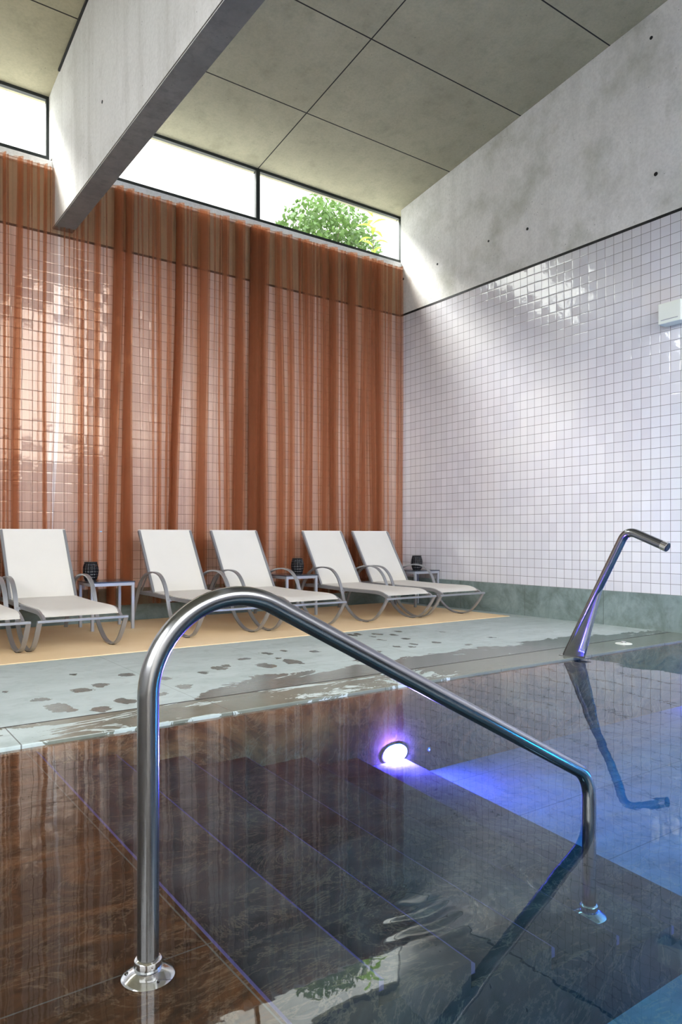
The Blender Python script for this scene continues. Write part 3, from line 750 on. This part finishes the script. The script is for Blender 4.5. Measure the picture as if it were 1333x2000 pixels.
o = obj('curtain_track', bm, M['conc_wall']); tag(o, 'thin pale track carrying the curtains under the windows', 'curtain track')

# ------------------------------------------------------------------ outside the windows
bm = bmesh.new(); box(bm, X0-1, 11, 10.6, 10.9, 4.2, 7.6)
struct(obj('garden_wall', bm, M['conc_out']), 'bright concrete wall outside')
bm = bmesh.new(); box(bm, X0-1, 11, 8.1, 10.6, 4.2, 4.75)
struct(obj('terrace', bm, M['soil']))
def shrub(name, label, c, rx, rz, n, leaf, mat, seed, long=False):
    r = random.Random(seed); root = empty(name, (c[0], c[1], 4.75)); tag(root, label, 'shrub')
    bm = bmesh.new()
    for i in range(n):
        while True:
            p = Vector((r.uniform(-1, 1), r.uniform(-1, 1), r.uniform(-1, 1)))
            if .25 < p.length < 1: break
        q = Vector((p.x*rx, p.y*rx*.7, c[2]-4.75+p.z*rz))
        d = Vector((r.gauss(0, 1), r.gauss(0, 1), r.gauss(0, 1)+.3)).normalized(); s = d.orthogonal().normalized(); s.rotate(Matrix.Rotation(r.uniform(0, 6.28), 3, d))
        L = leaf*r.uniform(.6, 1.2); W = L*.34
        v = [bm.verts.new(q), bm.verts.new(q+d*L*.4+s*W), bm.verts.new(q+d*L+Vector((0, 0, -L*.15))), bm.verts.new(q+d*L*.4-s*W)]; bm.faces.new(v)
    obj('foliage', bm, mat, root)
    bm = bmesh.new()
    for i in range(9):
        a = r.uniform(0, 6.28); tube(bm, [(0, 0, 0), (.3*rx*math.cos(a), .2*rx*math.sin(a), (c[2]-4.75)*.6), (.7*rx*math.cos(a), .5*rx*math.sin(a), c[2]-4.75+rz*.4)], [.02, .012, .004], 6)
    obj('branches', bm, M['stem'], root)
shrub('garden_shrub', 'loose green shrub outside the right window', (6.72, 9.65, 5.62), .95, .85, 4200, .10, M['leaf'], 4)
# young plant with long bright leaves
rt = empty('garden_plant', (6.72, 8.5, 4.75)); tag(rt, 'young plant with bright yellow green leaves outside the right window', 'plant')
bm = bmesh.new(); r = random.Random(3)
for i in range(13):
    a = i*2.4; zz = .35+.055*i; d = Vector((math.cos(a), math.sin(a)*.8, .55)).normalized(); s = d.cross(Vector((0, 0, 1))).normalized(); q = Vector((0, 0, zz)); L = .30
    pv = None
    for k in range(6):
        t = k/5; c_ = q+d*L*t+Vector((0, 0, -.16*t*t)); w_ = .035*math.sin(PI*min(1, t*.9+.08)); cur = (bm.verts.new(c_-s*w_), bm.verts.new(c_+s*w_))
        if pv: bm.faces.new((pv[0], pv[1], cur[1], cur[0]))
        pv = cur
obj('leaves', bm, M['leaf_bright'], rt)
bm = bmesh.new(); tube(bm, [(0, 0, 0), (.01, 0, .5), (0, .01, 1.12)], [.009, .007, .003], 8); obj('stem', bm, M['stem'], rt)

# ------------------------------------------------------------------ light
W = bpy.data.worlds.new('sky'); S.world = W; W.use_nodes = True
wt = W.node_tree; bg = wt.nodes['Background']; tcw = wt.nodes.new('ShaderNodeTexCoord'); sx = wt.nodes.new('ShaderNodeSeparateXYZ'); rw = wt.nodes.new('ShaderNodeValToRGB')
wt.links.new(tcw.outputs['Generated'], sx.inputs[0]); wt.links.new(sx.outputs[2], rw.inputs[0]); wt.links.new(rw.outputs[0], bg.inputs[0])
rw.color_ramp.elements[0].position = 0.0; rw.color_ramp.elements[0].color = (.045, .05, .035, 1); rw.color_ramp.elements[1].position = .03; rw.color_ramp.elements[1].color = (.96, .98, 1.0, 1)
bg.inputs[1].default_value = 9.0
sun = bpy.data.lights.new('sun', 'SUN'); sun.energy = 14.0; sun.angle = math.radians(22); sun.color = (1, .97, .93)
so = bpy.data.objects.new('sun', sun); COL.objects.link(so)
so.rotation_euler = Vector((.75, -.62, -.84)).to_track_quat('-Z', 'Y').to_euler()

# ------------------------------------------------------------------ camera
cam = bpy.data.cameras.new('camera'); co = bpy.data.objects.new('camera', cam); COL.objects.link(co)
co.location = (0, 0, .945); co.rotation_euler = (PI/2, 0, -math.radians(35.8))
cam.sensor_fit = 'VERTICAL'; cam.sensor_height = 36; cam.lens = 1405/2000*36; cam.shift_y = 48/2000; cam.clip_start = .02
S.camera = co
vs_ = S.view_settings; vs_.view_transform = 'Standard'; vs_.look = 'None'; vs_.exposure = 0.2; vs_.gamma = 1.0; vs_.use_curve_mapping = False
